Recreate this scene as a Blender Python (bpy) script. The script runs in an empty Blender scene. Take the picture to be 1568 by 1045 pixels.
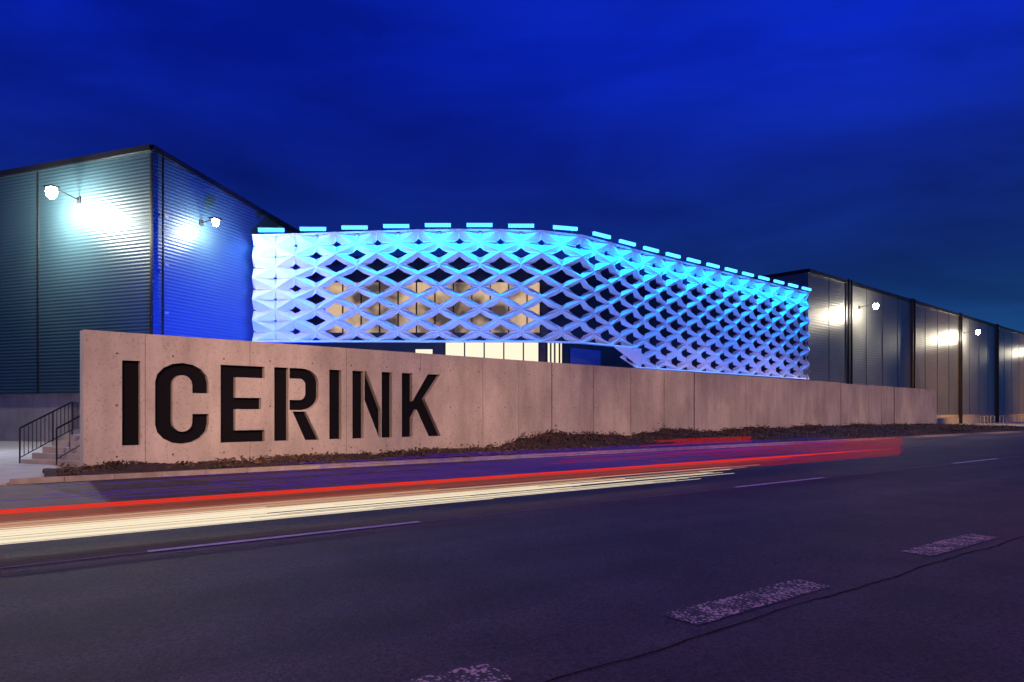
import bpy, math, random
from mathutils import Vector
random.seed(7)
S=bpy.context.scene
S.view_settings.view_transform='Standard'; S.view_settings.look='None'; S.view_settings.exposure=0

# ------------------------------------------------ helpers
def V2(x,y): return Vector((x,y,0))
def empty(name):
    e=bpy.data.objects.new(name,None); S.collection.objects.link(e); return e
def mesh(name,vs,fs,mat=None,parent=None,mats=None,smooth=False):
    m=bpy.data.meshes.new(name); m.from_pydata([tuple(v) for v in vs],[],fs); m.update()
    o=bpy.data.objects.new(name,m); S.collection.objects.link(o)
    if mat: m.materials.append(mat)
    if mats:
        for k in mats: m.materials.append(k)
    if smooth:
        for p in m.polygons: p.use_smooth=True
    if parent: o.parent=parent
    return o
class MB:
    def __init__(s): s.v=[]; s.f=[]
    def quadbox(s,c,ax,ay,az):
        c=Vector(c);b=len(s.v)
        for k in (-1,1):
            for j in (-1,1):
                for i in (-1,1): s.v.append(c+ax*i+ay*j+az*k)
        for f in ((0,2,3,1),(4,5,7,6),(0,1,5,4),(2,6,7,3),(0,4,6,2),(1,3,7,5)): s.f.append(tuple(b+i for i in f))
    def beam(s,p,q,r,n=6,r2=None):
        p=Vector(p);q=Vector(q);d=(q-p).normalized()
        a=d.cross(Vector((0,0,1)))
        if a.length<1e-3:a=Vector((1,0,0))
        a.normalize();b2=d.cross(a);b=len(s.v)
        for pt,rr in((p,r),(q,r if r2 is None else r2)):
            for i in range(n):
                t=2*math.pi*i/n; s.v.append(pt+a*math.cos(t)*rr+b2*math.sin(t)*rr)
        for i in range(n): s.f.append((b+i,b+(i+1)%n,b+n+(i+1)%n,b+n+i))
        s.f.append(tuple(b+i for i in range(n))[::-1]); s.f.append(tuple(b+n+i for i in range(n)))
    def prism(s,pts,z0,z1):
        b=len(s.v);n=len(pts)
        for p in pts: s.v.append(Vector((p[0],p[1],z0)))
        for i,p in enumerate(pts):
            s.v.append(Vector((p[0],p[1],z1[i] if isinstance(z1,(list,tuple)) else z1)))
        s.f.append(tuple(range(b+n-1,b-1,-1))); s.f.append(tuple(range(b+n,b+2*n)))
        for i in range(n): j=(i+1)%n; s.f.append((b+i,b+j,b+n+j,b+n+i))
    def make(s,name,mat,parent=None,smooth=False): return mesh(name,s.v,s.f,mat,parent,smooth=smooth)

def mat(name,col,rough=.6,metal=0,emis=None,estr=0,spec=None):
    m=bpy.data.materials.new(name); m.use_nodes=True
    b=m.node_tree.nodes['Principled BSDF']
    b.inputs['Base Color'].default_value=(*col,1); b.inputs['Roughness'].default_value=rough; b.inputs['Metallic'].default_value=metal
    if spec is not None: b.inputs['Specular IOR Level'].default_value=spec
    if emis:
        b.inputs['Emission Color'].default_value=(*emis,1); b.inputs['Emission Strength'].default_value=estr
    return m
def N(m,t,**k):
    n=m.node_tree.nodes.new(t)
    for a,b in k.items(): setattr(n,a,b)
    return n
def L(m,a,b): m.node_tree.links.new(a,b)
def noisy(name,c1,c2,scale,rough=.7,metal=0,bump=.2,bscale=None,detail=8,dist=.02,spec=None):
    m=mat(name,c1,rough,metal,spec=spec); b=m.node_tree.nodes['Principled BSDF']
    tc=N(m,'ShaderNodeTexCoord'); n=N(m,'ShaderNodeTexNoise'); n.inputs['Scale'].default_value=scale; n.inputs['Detail'].default_value=detail
    L(m,tc.outputs['Object'],n.inputs['Vector'])
    r=N(m,'ShaderNodeValToRGB'); r.color_ramp.elements[0].position=.35; r.color_ramp.elements[1].position=.65
    r.color_ramp.elements[0].color=(*c1,1); r.color_ramp.elements[1].color=(*c2,1)
    L(m,n.outputs['Fac'],r.inputs['Fac']); L(m,r.outputs['Color'],b.inputs['Base Color'])
    n2=N(m,'ShaderNodeTexNoise'); n2.inputs['Scale'].default_value=bscale or scale*8; n2.inputs['Detail'].default_value=5
    L(m,tc.outputs['Object'],n2.inputs['Vector'])
    bp=N(m,'ShaderNodeBump'); bp.inputs['Strength'].default_value=bump; bp.inputs['Distance'].default_value=dist
    L(m,n2.outputs['Fac'],bp.inputs['Height']); L(m,bp.outputs['Normal'],b.inputs['Normal'])
    return m
def area(name,loc,tgt,sx,sy,e,col,parent=None,spread=180):
    l=bpy.data.lights.new(name,'AREA'); l.shape='RECTANGLE'; l.size=sx;l.size_y=sy;l.energy=e;l.color=col; l.spread=math.radians(spread)
    o=bpy.data.objects.new(name,l); S.collection.objects.link(o); o.location=loc
    o.rotation_euler=(Vector(tgt)-Vector(loc)).to_track_quat('-Z','Y').to_euler()
    if parent:o.parent=parent
    return o
def spot(name,loc,tgt,size,e,col,parent=None,blend=1,rad=.3):
    l=bpy.data.lights.new(name,'SPOT'); l.spot_size=math.radians(size); l.spot_blend=blend; l.energy=e;l.color=col; l.shadow_soft_size=rad
    o=bpy.data.objects.new(name,l); S.collection.objects.link(o); o.location=loc
    o.rotation_euler=(Vector(tgt)-Vector(loc)).to_track_quat('-Z','Y').to_euler()
    if parent:o.parent=parent
    return o
UP=Vector((0,0,1))

# ------------------------------------------------ frames (metres)
W0=V2(-10.8,17.2); u=V2(.7333,.6799); nw=V2(-.6799,.7333)
def wp(s,d,z): p=W0+u*s+nw*d; return Vector((p.x,p.y,z))
A0=V2(-4.12,7.78); r=V2(.8026,.5965); n=V2(-.5965,.8026)
def rp(rho,o,z=0): p=A0+r*rho+n*o; return Vector((p.x,p.y,z))

# ------------------------------------------------ materials
def asphalt_mat():
    m=noisy('asphalt',(.032,.026,.031),(.052,.043,.049),.9,rough=.68,bump=1.0,bscale=60,dist=.02,spec=.35)
    b=m.node_tree.nodes['Principled BSDF']
    tc=N(m,'ShaderNodeTexCoord'); v=N(m,'ShaderNodeTexVoronoi'); v.inputs['Scale'].default_value=50
    L(m,tc.outputs['Object'],v.inputs['Vector'])
    rr=N(m,'ShaderNodeValToRGB'); rr.color_ramp.elements[0].color=(.35,.35,.35,1); rr.color_ramp.elements[1].color=(2.2,2.0,1.9,1)
    L(m,v.outputs['Color'],rr.inputs['Fac'])
    mx=N(m,'ShaderNodeMixRGB',blend_type='MULTIPLY'); mx.inputs['Fac'].default_value=1
    src=b.inputs['Base Color'].links[0].from_socket
    L(m,src,mx.inputs['Color1']); L(m,rr.outputs['Color'],mx.inputs['Color2'])
    mp=N(m,'ShaderNodeMapping'); mp.inputs['Rotation'].default_value=(0,0,-math.atan2(.5965,.8026)); mp.vector_type='POINT'
    L(m,tc.outputs['Object'],mp.inputs['Vector'])
    mp2=N(m,'ShaderNodeMapping'); mp2.inputs['Scale'].default_value=(.05,.9,1); L(m,mp.outputs[0],mp2.inputs['Vector'])
    nz=N(m,'ShaderNodeTexNoise'); nz.inputs['Scale'].default_value=1; nz.inputs['Detail'].default_value=3; L(m,mp2.outputs[0],nz.inputs['Vector'])
    r4=N(m,'ShaderNodeValToRGB'); r4.color_ramp.elements[0].position=.35; r4.color_ramp.elements[0].color=(.65,.65,.65,1); r4.color_ramp.elements[1].position=.65; r4.color_ramp.elements[1].color=(1.2,1.2,1.2,1); L(m,nz.outputs['Fac'],r4.inputs['Fac'])
    m2=N(m,'ShaderNodeMixRGB',blend_type='MULTIPLY'); m2.inputs['Fac'].default_value=1; L(m,mx.outputs[0],m2.inputs['Color1']); L(m,r4.outputs[0],m2.inputs['Color2'])
    L(m,m2.outputs['Color'],b.inputs['Base Color'])
    return m
M_asph=asphalt_mat()
M_tar=noisy('tar_seam',(.010,.009,.009),(.016,.014,.014),6,rough=.95,bump=.2,spec=.1)
M_ground=noisy('ground',(.05,.045,.035),(.03,.04,.02),.4,rough=.9)
M_pave=noisy('paving',(.24,.23,.22),(.32,.30,.28),1.5,rough=.75,bump=.2,bscale=30)
M_apron=noisy('apron_asphalt',(.07,.06,.06),(.10,.09,.085),2,rough=.8,bump=.4,bscale=60)
M_kerb=noisy('kerb_concrete',(.20,.17,.15),(.28,.25,.22),3,rough=.8)
M_steel=mat('galvanised_steel',(.35,.36,.38),.4,.8)
M_black=mat('black_metal',(.012,.012,.014),.45,.3)
M_soil=noisy('bark_mulch',(.022,.013,.01),(.055,.03,.022),4,rough=.95,bump=.9,bscale=25,dist=.08)
M_leaf=noisy('ground_cover_leaf',(.03,.03,.014),(.10,.05,.03),1.2,rough=.7)
M_letter=mat('letter_black_paint',(.004,.004,.007),.7,spec=.08)
M_white=noisy('white_coated_metal',(.74,.75,.78),(.8,.82,.85),2,rough=.42,bump=.03,bscale=12)
def paint_mat():
    m=mat('worn_road_paint',(.5,.46,.42),.7); b=m.node_tree.nodes['Principled BSDF']
    tc=N(m,'ShaderNodeTexCoord'); v=N(m,'ShaderNodeTexVoronoi'); v.inputs['Scale'].default_value=34; L(m,tc.outputs['Object'],v.inputs['Vector'])
    nn=N(m,'ShaderNodeTexNoise'); nn.inputs['Scale'].default_value=6; L(m,tc.outputs['Object'],nn.inputs['Vector'])
    ad=N(m,'ShaderNodeMath',operation='ADD'); L(m,v.outputs['Distance'],ad.inputs[0]); L(m,nn.outputs['Fac'],ad.inputs[1])
    rr=N(m,'ShaderNodeValToRGB'); rr.color_ramp.elements[0].position=.78; rr.color_ramp.elements[0].color=(.62,.50,.38,1); rr.color_ramp.elements[1].position=1.05; rr.color_ramp.elements[1].color=(.05,.045,.045,1)
    L(m,ad.outputs[0],rr.inputs['Fac']); L(m,rr.outputs['Color'],b.inputs['Base Color'])
    bp=N(m,'ShaderNodeBump'); bp.inputs['Strength'].default_value=.7; bp.inputs['Distance'].default_value=.02; bp.invert=True
    L(m,v.outputs['Distance'],bp.inputs['Height']); L(m,bp.outputs['Normal'],b.inputs['Normal'])
    return m
M_paint=paint_mat()
M_line=noisy('line_paint',(.5,.47,.45),(.75,.7,.66),7,rough=.6)
def clad_mat(name,c1,c2,pitch,rough=.34,metal=.35,st=.3):
    m=noisy(name,c1,c2,.25,rough=rough,metal=metal,bump=.0)
    b=m.node_tree.nodes['Principled BSDF']
    tc=N(m,'ShaderNodeTexCoord'); sp=N(m,'ShaderNodeSeparateXYZ'); L(m,tc.outputs['Object'],sp.inputs['Vector'])
    mu=N(m,'ShaderNodeMath',operation='MULTIPLY'); mu.inputs[1].default_value=2*math.pi/pitch; L(m,sp.outputs['Z'],mu.inputs[0])
    si=N(m,'ShaderNodeMath',operation='SINE'); L(m,mu.outputs[0],si.inputs[0])
    bp=N(m,'ShaderNodeBump'); bp.inputs['Strength'].default_value=st; bp.inputs['Distance'].default_value=.02
    L(m,si.outputs[0],bp.inputs['Height']); L(m,bp.outputs['Normal'],b.inputs['Normal'])
    return m
M_clad=clad_mat('ribbed_cladding_dark',(.034,.078,.105),(.045,.095,.125),.17,rough=.40,metal=.3)
M_clad2=clad_mat('ribbed_cladding_grey',(.17,.175,.18),(.22,.22,.215),.24,rough=.36,metal=.5,st=.2)
def conc_mat(name='board_marked_concrete'):
    m=mat(name,(.4,.36,.33),.78); b=m.node_tree.nodes['Principled BSDF']
    tc=N(m,'ShaderNodeTexCoord')
    mp=N(m,'ShaderNodeMapping'); mp.inputs['Scale'].default_value=(1,1,.28); L(m,tc.outputs['Object'],mp.inputs['Vector'])
    n1=N(m,'ShaderNodeTexNoise'); n1.inputs['Scale'].default_value=1.3; n1.inputs['Detail'].default_value=9; n1.inputs['Roughness'].default_value=.65; L(m,mp.outputs[0],n1.inputs['Vector'])
    rr=N(m,'ShaderNodeValToRGB'); e=rr.color_ramp.elements; e[0].position=.3;e[0].color=(.31,.28,.245,1); e[1].position=.7; e[1].color=(.49,.45,.40,1)
    L(m,n1.outputs['Fac'],rr.inputs['Fac'])
    n2=N(m,'ShaderNodeTexNoise'); n2.inputs['Scale'].default_value=.45; n2.inputs['Detail'].default_value=4; L(m,tc.outputs['Object'],n2.inputs['Vector'])
    r2=N(m,'ShaderNodeValToRGB'); r2.color_ramp.elements[0].position=.35; r2.color_ramp.elements[0].color=(.74,.73,.72,1); r2.color_ramp.elements[1].position=.6
    L(m,n2.outputs['Fac'],r2.inputs['Fac'])
    mx=N(m,'ShaderNodeMixRGB',blend_type='MULTIPLY'); mx.inputs['Fac'].default_value=.85; L(m,rr.outputs['Color'],mx.inputs['Color1']); L(m,r2.outputs['Color'],mx.inputs['Color2'])
    n3=N(m,'ShaderNodeTexNoise'); n3.inputs['Scale'].default_value=14; n3.inputs['Detail'].default_value=6; L(m,tc.outputs['Object'],n3.inputs['Vector'])
    r3=N(m,'ShaderNodeValToRGB'); r3.color_ramp.elements[0].position=.3; r3.color_ramp.elements[0].color=(.6,.6,.6,1); r3.color_ramp.elements[1].position=.45
    L(m,n3.outputs['Fac'],r3.inputs['Fac'])
    mx2=N(m,'ShaderNodeMixRGB',blend_type='MULTIPLY'); mx2.inputs['Fac'].default_value=.7; L(m,mx.outputs[0],mx2.inputs['Color1']); L(m,r3.outputs['Color'],mx2.inputs['Color2'])
    L(m,mx2.outputs[0],b.inputs['Base Color'])
    bp=N(m,'ShaderNodeBump'); bp.inputs['Strength'].default_value=.35; bp.inputs['Distance'].default_value=.02; L(m,n3.outputs['Fac'],bp.inputs['Height']); L(m,bp.outputs['Normal'],b.inputs['Normal'])
    return m
M_conc=conc_mat()
M_joint=mat('joint_brown',(.14,.115,.10),.9)  # mid-brown colour of the panel joint strips
M_jointd=mat('expansion_joint',(.05,.042,.038),.9)
M_tie=mat('tie_hole',(.09,.075,.065),.9)
def emi(name,c,s,sample=True):
    m=bpy.data.materials.new(name); m.use_nodes=True; nt=m.node_tree; nt.nodes.clear()
    e=nt.nodes.new('ShaderNodeEmission'); e.inputs[0].default_value=(*c,1); e.inputs[1].default_value=s
    o=nt.nodes.new('ShaderNodeOutputMaterial'); nt.links.new(e.outputs[0],o.inputs[0])
    if not sample: m.cycles.emission_sampling='NONE'
    return m
M_led=emi('led_blue',(.04,.30,1.0),5)
M_lampw=emi('lamp_white',(1,.92,.70),110)
M_wwin=emi('window_lit_white',(1,.88,.66),1.1,False)

# ------------------------------------------------ world: dusk sky
w=bpy.data.worlds.new("World"); S.world=w; w.use_nodes=True; nt=w.node_tree; nt.nodes.clear()
def WN(t,**k):
    q=nt.nodes.new(t)
    for a,b in k.items(): setattr(q,a,b)
    return q
tc=WN('ShaderNodeTexCoord'); sp=WN('ShaderNodeSeparateXYZ'); nt.links.new(tc.outputs['Generated'],sp.inputs[0])
rp_=WN('ShaderNodeValToRGB'); nt.links.new(sp.outputs['Z'],rp_.inputs['Fac'])
cr=rp_.color_ramp; cr.elements[0].position=0; cr.elements[0].color=(.006,.055,.24,1); cr.elements[1].position=1; cr.elements[1].color=(.003,.02,.45,1)
for p,c in((.10,(.003,.028,.18)),(.20,(.002,.014,.17)),(.32,(.0015,.009,.23)),(.46,(.001,.010,.44))):
    e=cr.elements.new(p); e.color=(*c,1)
mp=WN('ShaderNodeMapping'); mp.inputs['Scale'].default_value=(1,1.3,3.8); mp.inputs['Rotation'].default_value=(0,.12,0); nt.links.new(tc.outputs['Generated'],mp.inputs[0])
cn=WN('ShaderNodeTexNoise'); cn.inputs['Scale'].default_value=2.0; cn.inputs['Detail'].default_value=7; cn.inputs['Roughness'].default_value=.52; cn.inputs['Distortion'].default_value=.4; nt.links.new(mp.outputs[0],cn.inputs['Vector'])
r2=WN('ShaderNodeValToRGB'); r2.color_ramp.elements[0].position=.34; r2.color_ramp.elements[0].color=(.88,.83,.58,1); r2.color_ramp.elements[1].position=.66; r2.color_ramp.elements[1].color=(2.2,1.75,1.15,1); nt.links.new(cn.outputs['Fac'],r2.inputs['Fac'])
mx=WN('ShaderNodeMixRGB',blend_type='MULTIPLY'); mx.inputs['Fac'].default_value=1; nt.links.new(rp_.outputs[0],mx.inputs[1]); nt.links.new(r2.outputs[0],mx.inputs[2])
# after-glow: brighter towards the +X (sunset) side
xr=WN('ShaderNodeValToRGB'); xr.color_ramp.elements[0].position=.05; xr.color_ramp.elements[0].color=(1,1,1,1); xr.color_ramp.elements[1].position=.75; xr.color_ramp.elements[1].color=(1.6,1.75,1.4,1); nt.links.new(sp.outputs['X'],xr.inputs['Fac'])
mx3=WN('ShaderNodeMixRGB',blend_type='MULTIPLY'); mx3.inputs['Fac'].default_value=1; nt.links.new(mx.outputs[0],mx3.inputs[1]); nt.links.new(xr.outputs[0],mx3.inputs[2])
sky=WN('ShaderNodeTexSky',sky_type='NISHITA'); sky.sun_disc=False; sky.sun_elevation=math.radians(-3); sky.sun_rotation=math.radians(70)
bg1=WN('ShaderNodeBackground'); bg1.inputs[1].default_value=1; nt.links.new(mx3.outputs[0],bg1.inputs[0])
bg2=WN('ShaderNodeBackground'); bg2.inputs[1].default_value=.01; nt.links.new(sky.outputs[0],bg2.inputs[0])
ad=WN('ShaderNodeAddShader'); nt.links.new(bg1.outputs[0],ad.inputs[0]); nt.links.new(bg2.outputs[0],ad.inputs[1])
wo=WN('ShaderNodeOutputWorld'); nt.links.new(ad.outputs[0],wo.inputs[0])

# ------------------------------------------------ ground, road
mesh('ground',[(-1500,-1500,-.012),(1500,-1500,-.012),(1500,1500,-.012),(-1500,1500,-.012)],[(0,1,2,3)],M_ground)
mesh('road',[rp(-300,-14),rp(500,-14),rp(500,9.75),rp(-300,9.75)],[(0,1,2,3)],M_asph)
mk=empty('road_markings')
b=MB()
def strip(b,r0,r1,o0,o1,z):
    k=len(b.v); b.v+= [rp(r0,o0,z),rp(r1,o0,z),rp(r1,o1,z),rp(r0,o1,z)]; b.f.append((k,k+1,k+2,k+3))
for k in range(-8,30):
    c=3.76+4.05*k+(.45 if k==-1 else 0)
    M_=14; kk=len(b.v)
    for i in range(M_+1):
        x=c-.95+1.9*i/M_
        b.v+=[rp(x,-5.44+random.uniform(-.012,.012),.006),rp(x,-5.10+random.uniform(-.012,.012),.006)]
    for i in range(M_): q=kk+2*i; b.f.append((q,q+2,q+3,q+1))
b.make('centre_dashes',M_paint,mk)
b=MB()
for k in range(-6,14):
    c=1.72+11.0*k
    strip(b,c-1.75,c+1.75,-.06,.06,.008)
b.make('lane_dashes',M_line,mk)
M_line2=noisy('faded_line',(.06,.056,.056),(.18,.165,.16),5,rough=.7)
b=MB(); strip(b,-60,300,-.035,.035,.004); b.make('faded_edge_line',M_line2,mk)
b=MB()
for i in range(0,420):
    rho=-6+i*.12; o=-5.60+.018*math.sin(rho*2.1)+.01*math.sin(rho*5.3)+random.uniform(-.008,.008)
    k=len(b.v); hw=.005+random.random()*.005; b.v+=[rp(rho,o-hw,.005),rp(rho,o+hw,.005)]
    if i: b.f.append((k-2,k,k+1,k-1))
b.make('tar_seam',M_tar,mk)
mesh('driveway_apron',[rp(-60,5.1,.004),rp(.15,5.1,.004),rp(-.9,9.7,.004),rp(-60,9.7,.004)],[(0,1,2,3)],M_apron)
b=MB()
for i in range(-1,150):
    c=rp(i*1.0-.25+.5,9.83,.055); b.quadbox(c,r*.495,n*.075,UP*.065)
b.make('kerb',M_kerb)
b=MB(); b.prism([rp(-80,9.76),rp(-1.3,9.76),rp(-.5,10.6),W0-u*.1-nw*.0,W0-u*.1+nw*5,V2(-17,33),V2(-30,45),rp(-80,40)],-.01,.05)
b.make('pavement',M_pave)
b=MB()
b.prism([rp(72,10.4),rp(300,10.4),rp(300,40),rp(72,40)],-.01,.06); b.make('pavement',M_pave)

# planting bed
ow=lambda rho: 11.55+ (rho-0.2)*(19.3-11.6)/(68.8)
def bedh(rho,t):
    k=min(1,max(0,(rho-12.5)/4.0)); k=k*k*(3-2*k)
    fade=1-min(1,max(0,(rho-45)/25))*.6
    base=.1+.1*math.sin(math.pi*min(1,t))*.6
    bumpy=.05*math.sin(rho*3.1+t*5)+.04*math.sin(rho*7.7+t*9)+.03*math.sin(rho*1.3)
    return base+ (.40+.1*math.sin(rho*.8))*k*t*fade+ .04*t + bumpy*min(1,t*3)
vs=[];fs=[];nx=520;nt_=14
for i in range(nx+1):
    rho=-.6+i*(69.5+.6)/nx
    for j in range(nt_+1):
        t=j/nt_; o=9.92+(ow(rho)-9.92)*t+(.05 if j==nt_ else 0)
        if rho<0.3: o=min(o,9.92+(ow(.3)-9.92)*t)
        vs.append(rp(rho,o,bedh(rho,t)+random.uniform(-.02,.02)))
for i in range(nx):
    for j in range(nt_):
        a=i*(nt_+1)+j; fs.append((a,a+nt_+1,a+nt_+2,a+1))
bed=mesh('planting_bed',vs,fs,M_soil,smooth=True)
vs=[];fs=[]
clumps=[(random.uniform(-.3,69),random.random()**.8) for _ in range(900)]
for cr_,ct in clumps:
    nl=random.randint(10,34); sz=random.uniform(.10,.32)*(1 if cr_>12 else .55)
    for _ in range(nl):
        rho=cr_+random.gauss(0,sz); t=min(.98,max(.03,ct+random.gauss(0,sz*.5)))
        p=rp(rho,9.92+(ow(rho)-9.92)*t,bedh(rho,t)+abs(random.gauss(0,sz*.35)))
        a=Vector((random.gauss(0,1),random.gauss(0,1),random.gauss(0,.7))).normalized(); c=a.cross(Vector((random.gauss(0,1),random.gauss(0,1),random.gauss(0,1)))).normalized()
        l=random.uniform(.03,.08); k=len(vs)
        vs+=[p-a*l,p+c*l*.45,p+a*l,p-c*l*.45]; fs.append((k,k+1,k+2,k+3))
mesh('ground_cover_plants',vs,fs,M_leaf)

# ------------------------------------------------ sign wall
wall=empty('icerink_sign_wall')
H=3.66; Ls=69.3
def boxw(s0,s1,d0,d1,z0,z1):
    vs=[wp(a,b_,c) for c in(z0,z1) for b_ in(d0,d1) for a in(s0,s1)]
    return vs,[(0,2,3,1),(4,5,7,6),(0,1,5,4),(2,6,7,3),(0,4,6,2),(1,3,7,5)]
vs,fs=boxw(0,17,0,.4,-.1,H); w1=mesh('lettered_section',vs,fs,M_conc,wall); w1.data.materials.append(M_letter)
b=MB()
secs=[(17.03,27.9,.02),(27.93,47,.0),(47.03,58,.03),(58.03,69.3,.0)]
for s0,s1,dd in secs:
    vs,fs=boxw(s0,s1,dd,.4+dd,-.1,H-(.0 if s1<58 else .04)); k=len(b.v); b.v+=vs; b.f+=[tuple(k+i for i in f) for f in fs]
b.make('plain_sections',M_conc,wall)
def arc(cx,cz,rx,rz,a0,a1,n_=8): return [(cx+rx*math.cos(math.radians(a0+(a1-a0)*i/n_)),cz+rz*math.sin(math.radians(a0+(a1-a0)*i/n_))) for i in range(n_+1)]
G={}
G['I']=[[(0,0),(1,0),(1,1),(0,1)]]
G['C']=[[(1,.63)]+arc(.5,.76,.5,.24,0,180)+arc(.5,.24,.5,.24,180,360)+[(1,.37),(.685,.37)]+arc(.5,.27,.185,.12,0,-180)+arc(.5,.73,.185,.12,180,0)+[(.685,.63)]]
G['E']=[[(0,0),(1,0),(1,.155),(.33,.155),(.33,.43),(.92,.43),(.92,.58),(.33,.58),(.33,.845),(1,.845),(1,1),(0,1)]]
G['R']=[[(0,0),(.31,0),(.31,1),(0,1)],[(.335,1),(.6,1)]+arc(.6,.8,.4,.2,90,0)[1:]+arc(.6,.62,.4,.2,0,-90)+[(.335,.42),(.335,.56),(.56,.56)]+arc(.56,.65,.13,.09,-90,0)[1:]+arc(.56,.77,.13,.085,0,90)+[(.335,.855)],
        [(.40,.40),(.70,.40),(1.02,0),(.69,0)]]
G['N']=[[(0,0),(.27,0),(.27,1),(0,1)],[(.73,0),(1,0),(1,1),(.73,1)],[(.295,1),(.34,1),(.71,.42),(.71,0),(.665,0),(.295,.57)]]
G['K']=[[(0,0),(.26,0),(.26,.30),(.37,.43),(.68,0),(1,0),(.57,.60),(.98,1),(.66,1),(.26,.56),(.26,1),(0,1)]]
lay=[('I',.87,1.30),('C',1.66,3.05),('E',3.38,4.66),('R',4.96,6.40),('I',6.77,7.20),('N',7.60,9.12),('K',9.52,11.2)]
z0,z1=.70,2.93; DEP=.16
b=MB()
for ch,s0,s1 in lay:
    for poly in G[ch]:
        pts=[(s0+x*(s1-s0),z0+z*(z1-z0)) for x,z in poly]
        cl=[]
        for p in pts:
            if not cl or (abs(p[0]-cl[-1][0])+abs(p[1]-cl[-1][1]))>1e-4: cl.append(p)
        pts=cl
        ar=sum(pts[i][0]*pts[(i+1)%len(pts)][1]-pts[(i+1)%len(pts)][0]*pts[i][1] for i in range(len(pts)))
        if ar<0: pts=pts[::-1]
        k=len(b.v);m_=len(pts)
        b.v+=[wp(x,-.1,z) for x,z in pts]+[wp(x,DEP,z) for x,z in pts]
        b.f.append(tuple(range(k,k+m_))); b.f.append(tuple(range(k+2*m_-1,k+m_-1,-1)))
        for i in range(m_): j=(i+1)%m_; b.f.append((k+j,k+i,k+m_+i,k+m_+j))
cut=b.make('cutter',M_conc)
bm_=w1.modifiers.new('letters','BOOLEAN'); bm_.operation='DIFFERENCE'; bm_.solver='EXACT'; bm_.object=cut
dg=bpy.context.evaluated_depsgraph_get(); dg.update()
nm=bpy.data.meshes.new_from_object(w1.evaluated_get(dg)); w1.modifiers.clear(); w1.data=nm
bpy.data.objects.remove(cut)
if len(nm.materials)<2: nm.materials.append(M_letter)
for p in nm.polygons:
    c=p.center-W0; d=c.x*nw.x+c.y*nw.y
    p.material_index=1 if (abs(d-DEP)<.004 and abs(p.normal.z)<.1) else 0
b=MB()
jo=[1.42,4.22,7.38,10.3,13.2,15.1]+[17+ i*2.72 for i in range(1,19)]
for s in jo:
    inl=any(a-.02<s<c+.02 for _,a,c in lay)
    hw=.007
    def seg(za,zb): b.quadbox(wp(s,-.0005,(za+zb)/2),u*hw,nw*.0025,UP*(zb-za)/2)
    if inl: seg(.02,z0-.02); seg(z1+.02,H-.02)
    else: seg(.02,H-.02)
b.make('panel_joints',M_joint,wall)
b=MB()
for s in (17.015,27.915,47.015,58.015): b.quadbox(wp(s,.02,H/2),u*.022,nw*.022,UP*(H/2-.01))
b.make('expansion_joints',M_jointd,wall)
b=MB()
for s in [x*1.36+.75 for x in range(50)]:
    for z in (.42,1.75,3.1):
        if any(a-.12<s<c+.12 for _,a,c in lay) and z0-.1<z<z1+.1: continue
        c=wp(s,-.003,z);k=len(b.v)
        for i in range(10): b.v.append(c+u*.028*math.cos(i*.6283)+UP*.028*math.sin(i*.6283))
        b.f.append(tuple(range(k,k+10)))
b.make('tie_holes',M_tie,wall)
sc=empty('security_camera'); b=MB()
p=wp(42,.2,H); b.beam(p,p+UP*.45,.05); b.quadbox(p+UP*.6,u*.28,nw*.12,UP*.13); b.beam(p+UP*.6-u*.28,p+UP*.6-u*.42,.1,10)
b.make('housing',M_steel,sc)

# ------------------------------------------------ terrace + stairs
d=V2(.3465,.938); ee=V2(.938,-.3465)
C0=V2(24.7,57); v=V2(.75,.661); vb=V2(-.661,.75)
S0=V2(-14.6,20.3)
b=MB(); b.prism([S0+d*1.6,S0+d*1.6+ee*2.6,wp(.6,1.2,0),wp(.6,.45,0),wp(69,.45,0),C0+v*40,C0,V2(3,44),V2(-14,44),V2(-17,32.2)],-.01,.85)
b.make('terrace',M_pave)
st=empty('staircase'); b=MB()
for i in range(5):
    c=S0+d*(.32*i); b.prism([c,c+ee*3.4,c+ee*3.4+d*(.32*(5-i)-.003),c+d*(.32*(5-i)-.003)],.0 if i==0 else .17*i+.0015,.17*(i+1))
b.make('steps',M_pave,st)
def railing(name,pts,h=1.0,sp=.13):
    e=empty(name); b=MB()
    for p,q in zip(pts[:-1],pts[1:]):
        p=Vector(p);q=Vector(q)
        b.beam(p+UP*h,q+UP*h,.028,8); b.beam(p+UP*.12,q+UP*.12,.015)
        m_=max(1,int((q-p).length/sp))
        for i in range(m_+1):
            c=p.lerp(q,i/m_); b.beam(c+UP*(.12 if i%8 else -.05),c+UP*h,.011 if i%8 else .024,6)
    b.make('bars',M_black,e); return e
q0=S0-ee*.05; q1=S0+d*1.6
railing('stair_railing',[(q0.x,q0.y,.1),(q1.x,q1.y,.9),(V2(-17,31.8)).to_tuple()[:2]+(.9,)])
q2=S0+ee*1.5; q3=q2+d*1.6
railing('stair_railing',[(q2.x,q2.y,.1),(q3.x,q3.y,.9)],sp=.4)

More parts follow.
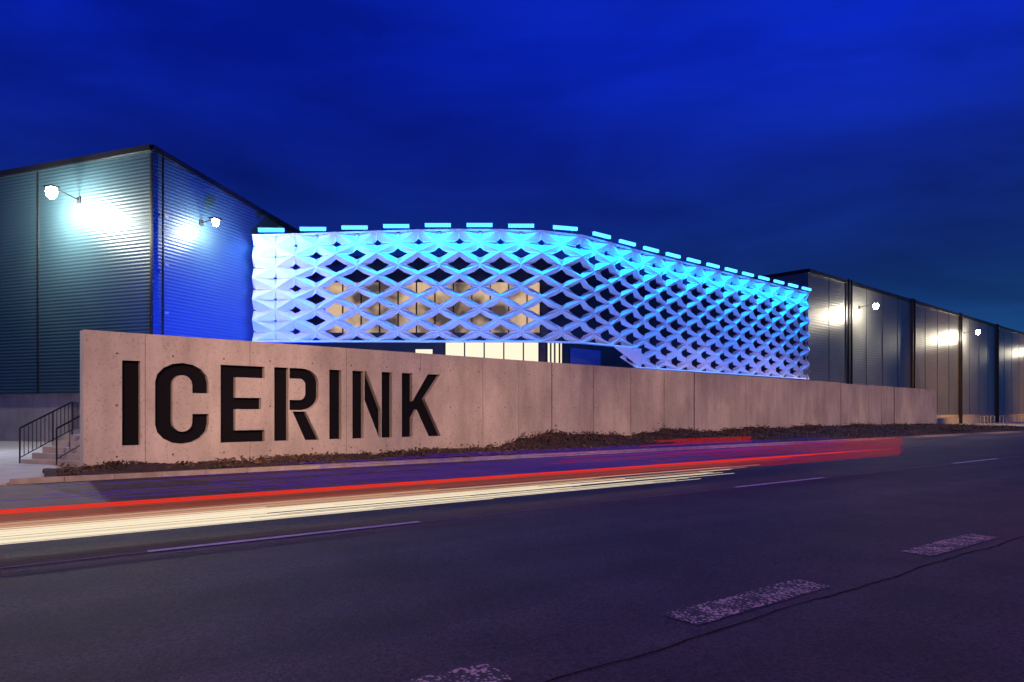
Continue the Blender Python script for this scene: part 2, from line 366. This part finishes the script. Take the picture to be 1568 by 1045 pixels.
# ------------------------------------------------ halls
def lampunit(parent,base,nrm,z,power,col,arm=.75,along=V2(1,0),rad=.2):
    b=MB(); p=Vector((base.x,base.y,z)); q=p+nrm*arm
    b.beam(p+UP*.1,q+UP*(rad+.03),.03); b.quadbox(p+nrm*.03+UP*.1,along*.12,nrm*.03,UP*.15); b.quadbox(q+UP*(rad+.03),along*.26,nrm*.2,UP*.04)
    b.make('floodlight_body',M_black,parent)
    b=MB()
    k=len(b.v); m_=16
    for zz,sc_ in ((rad,.85),(rad*.3,1.0),(-rad*.4,.85),(-rad*.8,.4)):
        for i in range(m_):
            t=2*math.pi*i/m_; b.v.append(q+along*rad*sc_*math.cos(t)+nrm*rad*.8*sc_*math.sin(t)+UP*zz)
    for j in range(3):
        for i in range(m_): b.f.append((k+j*m_+i,k+(j+1)*m_+i,k+(j+1)*m_+(i+1)%m_,k+j*m_+(i+1)%m_))
    b.f.append(tuple(range(k,k+m_))); b.f.append(tuple(range(k+4*m_-1,k+3*m_-1,-1)))
    b.make('floodlight_lens',M_lampw,parent,smooth=True)
    l=bpy.data.lights.new('floodlight_lamp','POINT'); l.energy=power; l.color=col; l.shadow_soft_size=.2
    o=bpy.data.objects.new('floodlight_lamp',l); S.collection.objects.link(o); o.location=q-UP*(rad+.22)+nrm*.05; o.parent=parent
hl=empty('ice_rink_hall')
A=V2(-16.9,32); lf=V2(-.938,.3465)
Bc=A+lf*45; Dc=A+d*30; Cc=Bc+d*30
b=MB(); b.prism([A,Dc,Cc,Bc],2.5,[13.9,10.0,10.0,13.9]); b.make('cladding',M_clad,hl)
b=MB(); i_=.12; b.prism([A+d*i_-lf*-i_,Dc+lf*i_,Cc,Bc+d*i_],-.05,2.5); b.make('concrete_plinth',M_conc,hl)
b=MB()
def edge(b,p,q,z0_,z1_,t=.12,h=.14,o=V2(0,0)):
    p=Vector((p.x,p.y,z0_))+o;q=Vector((q.x,q.y,z1_))+o; dr=(q-p).normalized(); sd=dr.cross(UP).normalized(); b.quadbox((p+q)/2,dr*(q-p).length/2,sd*t,sd.cross(dr)*h)
edge(b,A,Bc,13.95,13.95); edge(b,A,Dc,13.97,10.07,t=.125,h=.13)
b.make('roof_trim',M_black,hl)
b=MB()
for s in (7.6,15.2,22.8,30.4): b.quadbox(Vector((A+lf*s).to_tuple())+UP*8.1-d*.02,lf*.03,d*.03,UP*5.6)
for s in (.55,8.6): b.beam(Vector((A+d*s+ee*.12).to_tuple())+UP*2.5,Vector((A+d*s+ee*.12).to_tuple())+UP*(13.8-.13*s),.05,8)
b.quadbox(Vector(A.to_tuple())+UP*8.1,lf*.05,d*.05,UP*5.6)
b.make('seams_and_downpipes',M_black,hl)
b=MB()
for z in (4,6.3,8.6,10.9): b.quadbox(Vector((A+d*.7+ee*.15).to_tuple())+UP*z,ee*.03,d*.12,UP*.05)
b.make('pipe_brackets',M_steel,hl)
lampunit(hl,A+lf*4.7,-d,11.9,2900,(1,.95,.78),arm=1.4,along=lf,rad=.28)
lampunit(hl,A+d*3.0,ee,11.1,650,(1,.95,.8),arm=.95,along=d,rad=.18)

hr=empty('ice_rink_hall')
nr=V2(.661,-.75); HR=13.3; LR=190
P0=C0;P1=C0+v*LR
b=MB(); b.prism([P0,P1,P1+vb*40,P0+vb*40],1.2,HR); b.make('cladding',M_clad2,hr)
b=MB(); b.prism([P0+v*.05+vb*.06,P1+vb*.06,P1+vb*39,P0+vb*39],-.05,1.2); b.make('concrete_plinth',M_conc,hr)
b=MB(); edge(b,P0,P1,HR+.05,HR+.05,t=.15,h=.15); edge(b,P0,P0+vb*40,HR+.052,HR+.052,t=.14,h=.14); b.make('roof_trim',M_black,hr)
b=MB(); s=8.0
while s<LR:
    for o in (-.35,.35): b.beam(Vector((P0+v*(s+o)+nr*.13).to_tuple())+UP*.1,Vector((P0+v*(s+o)+nr*.13).to_tuple())+UP*(HR+.3),.10,8)
    s+=16
s=0.
while s<LR:
    b.quadbox(Vector((P0+v*s).to_tuple())+UP*7.3,v*.035,nr*.02,UP*6.0); s+=4.0
b.make('seams_and_downpipes',M_black,hr)
for s,e,rr_ in ((10.3,1300,.27),(41.7,1100,.28),(76,400,.2),(107,400,.2)): lampunit(hr,P0+v*s,nr,11.2,e,(1,.88,.64),arm=1.5,along=v,rad=rr_)

# ------------------------------------------------ lattice facade building
lat=empty('lattice_facade_building')
tab=[];x,y,a=-14.4,38.2,0.0; th1=math.radians(41.4)
while True:
    k=min(1,max(0,(a-15.2)/4.6)); k=k*k*(3-2*k); th=th1*k
    tab.append((x,y,th)); 
    if x/y>.4300: break
    x+=math.cos(th)*.02; y+=math.sin(th)*.02; a+=.02
TOT=a
def F(a,z,dep):
    i=max(0,min(len(tab)-1,int(round(a/.02)))); X,Y,th=tab[i]; ex=a-i*.02
    return Vector((X+math.cos(th)*ex+math.sin(th)*dep,Y+math.sin(th)*ex-math.cos(th)*dep,z))
NC=20; cw=TOT/NC; R1=10; R2=12
def ztop(a): return 11.35+.34*math.exp(-((a-11.5)/8.5)**2)+.12*(a/TOT)
def zrow(a,j): return ztop(a)-j*(ztop(a)-5.46)/R1   # j=0 top
def ground_f(a,j):
    g=1.0
    g*=min(1,.12+max(0,a-.8)/4.0)
    g*=(.25,.40,.7,.9,1,1,1,1,.95,.9,.85,.85,.8)[min(12,j)]
    g*=1-.10*max(0,min(1,(a-20)/20))
    return max(.07,g)
vs=[];fs=[]
def tri(*p):
    k=len(vs); vs.extend(p); fs.append(tuple(range(k,k+len(p))))
def panel(ac,j):
    aL,aR=ac-cw/2,ac+cw/2
    lim=R1 if ac<22.5 else R2
    half=None
    if j==0: half='low'
    if j==lim: half='up'
    if j>lim: return
    z=zrow
    dn=.36; g=ground_f(ac,j)
    aLc=max(0,aL); aRc=min(TOT,aR)
    # horizontal corners proud, upper/lower corners set back -> each member is a folded triangle
    Lp=F(aLc,z(aLc,j),dn if j%2==0 else .06); Rp=F(aRc,z(aRc,j),dn if j%2==0 else .06)
    Tp=F(ac,z(ac,j-1),.06 if j%2==0 else dn) ; Bp=F(ac,z(ac,j+1),.06 if j%2==0 else dn)
    hh=(z(ac,j-1)-z(ac,j+1))/2
    def I(fx,fz,dep): 
        aa=ac+fx*cw/2
        return F(min(TOT,max(0,aa)),z(aa if 0<=aa<=TOT else ac,j)+fz*hh,dep)
    t=.68*g; c=.315*g
    lt=I(-t,0,.10);rt=I(t,0,.10);tt=I(0,t,.10);bt=I(0,-t,.10)
    cm={k:I(sx*c,sz*c,-.08) for k,(sx,sz) in {'lt':(-1,1),'rt':(1,1),'lb':(-1,-1),'rb':(1,-1)}.items()}
    if half!='low':
        if ac>0: tri(Lp,cm['lt'],Tp);tri(Lp,lt,cm['lt']);tri(Tp,cm['lt'],tt)
        if ac<TOT: tri(Rp,Tp,cm['rt']);tri(Rp,cm['rt'],rt);tri(Tp,tt,cm['rt'])
    if half!='up':
        if ac>0: tri(Lp,Bp,cm['lb']);tri(Lp,cm['lb'],lt);tri(Bp,bt,cm['lb'])
        if ac<TOT: tri(Rp,cm['rb'],Bp);tri(Rp,rt,cm['rb']);tri(Bp,cm['rb'],bt)
    if half:
        tri(I(-1,0,dn),I(1,0,dn),I(1,0,.0),I(-1,0,.0))
        sgn=-1 if half=='low' else 1
        tri(I(-1,0,dn),I(1,0,dn),I(1,sgn*.12,.28),I(-1,sgn*.12,.28))
for j in range(0,R2+1):
    if j%2==0:
        for i in range(NC): panel((i+.5)*cw,j)
    else:
        for i in range(NC+1): panel(i*cw,j)
lo=mesh('folded_lattice',vs,fs,M_white,lat)
lo.modifiers.new('sol','SOLIDIFY').thickness=.02
tri_v=[F(20.9,zrow(20.9,R1),.24),F(23.6,zrow(23.6,R2),.24),F(23.6,zrow(23.6,R1),.24)]
mesh('lower_edge_gusset',tri_v,[(0,1,2)],M_white,lat).modifiers.new('s','SOLIDIFY').thickness=.03
b=MB(); br=MB()
for i in range(NC):
    ac=(i+.5)*cw; th=tab[int(ac/.02)][2]; tg=Vector((math.cos(th),math.sin(th),0)); nn_=Vector((math.sin(th),-math.cos(th),0))
    c=F(ac,ztop(ac)+.13,.62)
    for q in range(11):
        b.quadbox(c+tg*((q-5)*.13),tg*.052,nn_*.07,UP*.085)
    br.quadbox(c+UP*.112,tg*.74,nn_*.09,UP*.02)
    for sx in(-.5,.5): br.beam(c+tg*sx+UP*.10,F(ac+sx,ztop(ac)-.05,.15),.02)
    area('led_wash',c-UP*.12+nn_*.15,F(ac,ztop(ac)-1.9,.2),1.25,.12,140,(.0,.27,1.0),lat,spread=140)
b.make('led_bars',M_led,lat); br.make('led_brackets',M_steel,lat)
M_body=mat('blue_grey_panels',(.03,.04,.07),.3,.3)
b=MB(); off=-2.6
ring=[F(a_,0,off) for a_ in (0.3,5,10,15,17.5,20,25,30,35,40,TOT-.3)]
back=[V2(22,70),V2(-8,70)]
b.prism([(p.x,p.y) for p in ring]+[(p.x,p.y) for p in back],.86,10.9); b.make('entrance_block',M_body,lat)
M_warm=bpy.data.materials.new('window_lit_warm'); M_warm.use_nodes=True
m=M_warm; bb=m.node_tree.nodes['Principled BSDF']; bb.inputs['Base Color'].default_value=(.02,.02,.02,1); bb.inputs['Roughness'].default_value=.1
tcx=N(m,'ShaderNodeTexCoord'); n1=N(m,'ShaderNodeTexNoise'); n1.inputs['Scale'].default_value=.55; n1.inputs['Detail'].default_value=3; L(m,tcx.outputs['Object'],n1.inputs['Vector'])
rr=N(m,'ShaderNodeValToRGB'); rr.color_ramp.elements[0].position=.40; rr.color_ramp.elements[0].color=(.10,.07,.06,1); rr.color_ramp.elements[1].position=.60; rr.color_ramp.elements[1].color=(.85,.58,.34,1); L(m,n1.outputs['Fac'],rr.inputs['Fac'])
L(m,rr.outputs[0],bb.inputs['Emission Color']); bb.inputs['Emission Strength'].default_value=.8; m.cycles.emission_sampling='NONE'
def winband(a0,a1,z0_,z1_,mt,nm_,step=1.1):
    b=MB();fr=MB(); a_=a0
    while a_<a1-.01:
        e_=min(a1,a_+step)
        k=len(b.v); b.v+=[F(a_+.04,z0_,off+.02),F(e_-.04,z0_,off+.02),F(e_-.04,z1_,off+.02),F(a_+.04,z1_,off+.02)]; b.f.append((k,k+1,k+2,k+3))
        for q in (a_,e_) if e_>=a1-.01 else (a_,):
            p=F(q,(z0_+z1_)/2,off+.03); th=tab[int(max(0,q)/.02)][2]
            fr.quadbox(p,Vector((math.cos(th),math.sin(th),0))*.04,Vector((math.sin(th),-math.cos(th),0))*.06,UP*(z1_-z0_)/2)
        a_=e_
    b.make(nm_,mt,lat); fr.make(nm_+'_frames',M_black,lat)
winband(3.2,16.4,6.3,9.3,M_warm,'upper_windows')
winband(10.4,16.3,2.6,5.75,M_wwin,'foyer_windows',1.17)
winband(17.3,19.5,2.6,5.75,M_wwin,'foyer_windows_side',.62)
winband(8.6,9.7,2.6,5.3,M_wwin,'door_windows',1.1)
M_bluelit=mat('panel_blue_light',(.05,.09,.35),.4)  # blue light falling on the panel is painted into its base colour
b=MB(); b.v=[F(20.2,2.6,off+.05),F(23,2.6,off+.05),F(23,5.5,off+.05),F(20.2,5.5,off+.05)]; b.f=[(0,1,2,3)]; b.make('blue_lit_panel',M_bluelit,lat)

for i,a_ in enumerate((3,9,15,21,26,31,36,41)):
    near=a_>19; fx=empty('added_blue_floodlight'); p=F(a_,.86,3.4 if near else 7.0); b=MB()
    b.quadbox(p+UP*.05,V2(.2,0),V2(0,.12),UP*.05); b.beam(p+UP*.1,p+UP*.35,.03); b.quadbox(p+UP*.45,V2(.25,0),V2(0,.08),UP*.15); b.make('housing',M_black,fx)
    spot('lamp',p+UP*.72,F(a_,9.5 if near else 8.0,0),110 if near else 95,800 if near else 1900,(.08,.20,1.0) if near else (.20,.31,1.0),fx,rad=.2)
fx=empty('added_blue_floodlight'); p=Vector((-9.5,27.5,.86)); b=MB(); b.quadbox(p+UP*.05,V2(.2,0),V2(0,.12),UP*.05); b.beam(p+UP*.1,p+UP*.35,.03); b.quadbox(p+UP*.45,V2(.25,0),V2(0,.08),UP*.15); b.make('housing',M_black,fx)
spot('lamp',p+UP*.8,(-15.4,36.2,8.0),66,42000,(.005,.035,1.0),fx,rad=.3)  # added blue spot, stands in for LED spill on the hall's side face

# ------------------------------------------------ street lamps (out of frame, near side of the road)
def street_lamp(base,h,head_dir):
    e=empty('street_lamp'); b=MB(); base=Vector(base)
    b.beam(base,base+UP*.8,.11,10); b.beam(base+UP*.8,base+UP*h,.08,10,.05); tip=base+UP*(h+.15)+head_dir*1.6
    b.beam(base+UP*h,tip,.04); b.quadbox(tip+head_dir*.25,head_dir*.4,head_dir.cross(UP)*.15,UP*.05); b.make('pole',M_steel,e)
    return e,tip+head_dir*.25-UP*.15
for i,(rho,sw,sz,pw) in enumerate(((-9,1.0,33,34000),(1,7.5,30,27000),(12,16,29,29000),(24,26,29,26000),(35,36,29,25000),(46,46,29,24000),(57,56,29,24000),(68,66,29,24000))):
    base=rp(rho,-14.8); e,t=street_lamp(base,11.5,n)
    spot('wall_flood',t,wp(sw,0,.4),sz,pw,(1,.59,.39),e,rad=.35)
for rho in (-5,14,36):
    e,t=street_lamp(rp(rho,-15.2),8.0,n)
    spot('road_lamp',t+n*1,rp(rho+2,-3),150,1900,(1,.38,.36),e,rad=.3)
for q in (V2(62,66),V2(92,92)):
    e,t=street_lamp(q,6.5,V2(-.661,.75))
    spot('road_lamp',t,t+Vector((-6,9,-1.5)),100,14000,(1,.50,.10),e,rad=.3)
e,t=street_lamp(V2(-24,22),6,V2(.6,.8)); spot('road_lamp',t,(-16,24,0),130,3200,(.80,.88,1),e,rad=.3)

# ------------------------------------------------ bike racks by the far hall
br_=empty('bicycle_rack'); b=MB()
for i in range(14):
    s=31.5+i*2.6+ (1.2 if i%3==0 else 0); base=P0+v*s+nr*4
    p=Vector((base.x,base.y,.06)); q=p+v*1.5
    b.beam(p,p+UP*1.0,.035);b.beam(q,q+UP*1.0,.035);b.beam(p+UP*1.0,q+UP*1.0,.035);b.beam(p+UP*.5,q+UP*.5,.025)
b.make('hoops',M_steel,br_)

# ------------------------------------------------ light trails: bundles of fine luminous tubes above the lane
lt_=empty('light_trail')
q9=.8
def tubes(name,specs,m_):
    b=MB()
    for o,z,ra,rb,rad in specs: b.beam(rp(ra,o,z),rp(rb,o,z),rad,4)
    b.make(name,m_,lt_)
U=random.uniform
def fade(name,z0,z1,nn,ra,rb,c,s,rad=.0035,o=q9,ra1=None,smp=False):
    sp=[]
    for i in range(nn):
        z=z0+(z1-z0)*i/(nn-1); sp.append((o+U(-.03,.03),z,ra if ra1 is None else U(ra,ra1),rb[0]+(rb[1]-rb[0])*random.random()**1.3,rad))
    tubes(name,sp,emi(name,c,s,smp))
fade('white_streaks',.12,.29,38,-25,(1,13),(1,.84,.60),1.0,smp=True)
fade('cream_streaks',.28,.36,12,-25,(3,14),(1,.52,.33),.55)
fade('orange_streaks',.36,.46,9,-25,(6,17),(.9,.18,.08),.35)
fade('red_streaks',.455,.50,9,-25,(13,20.4),(1,.04,.02),.8,smp=True)
fade('red_far_streaks',.30,.84,30,5,(20.2,20.5),(.75,.02,.05),.5,ra1=17)
fade('red_upper_streaks',.72,.86,9,11.5,(16.2,16.3),(.9,.02,.02),.6,ra1=13,o=3.2)
fade('violet_streaks',.15,.75,26,-2,(16,24),(.16,.03,.75),.45,o=3.0,ra1=8,smp=True)

sl=bpy.data.lights.new('dusk_sun','SUN'); sl.energy=.02; sl.angle=math.radians(20); sl.color=(.6,.5,1)
so=bpy.data.objects.new('dusk_sun',sl); S.collection.objects.link(so); so.rotation_euler=(math.radians(60),0,math.radians(30))

cam=bpy.data.cameras.new('camera'); cam.lens=24; cam.sensor_width=36; cam.shift_y=.0686; cam.clip_end=4000; cam.clip_start=.05
co=bpy.data.objects.new('camera',cam); S.collection.objects.link(co); co.location=(0,0,1.6); co.rotation_euler=(math.radians(90),0,0)
S.camera=co
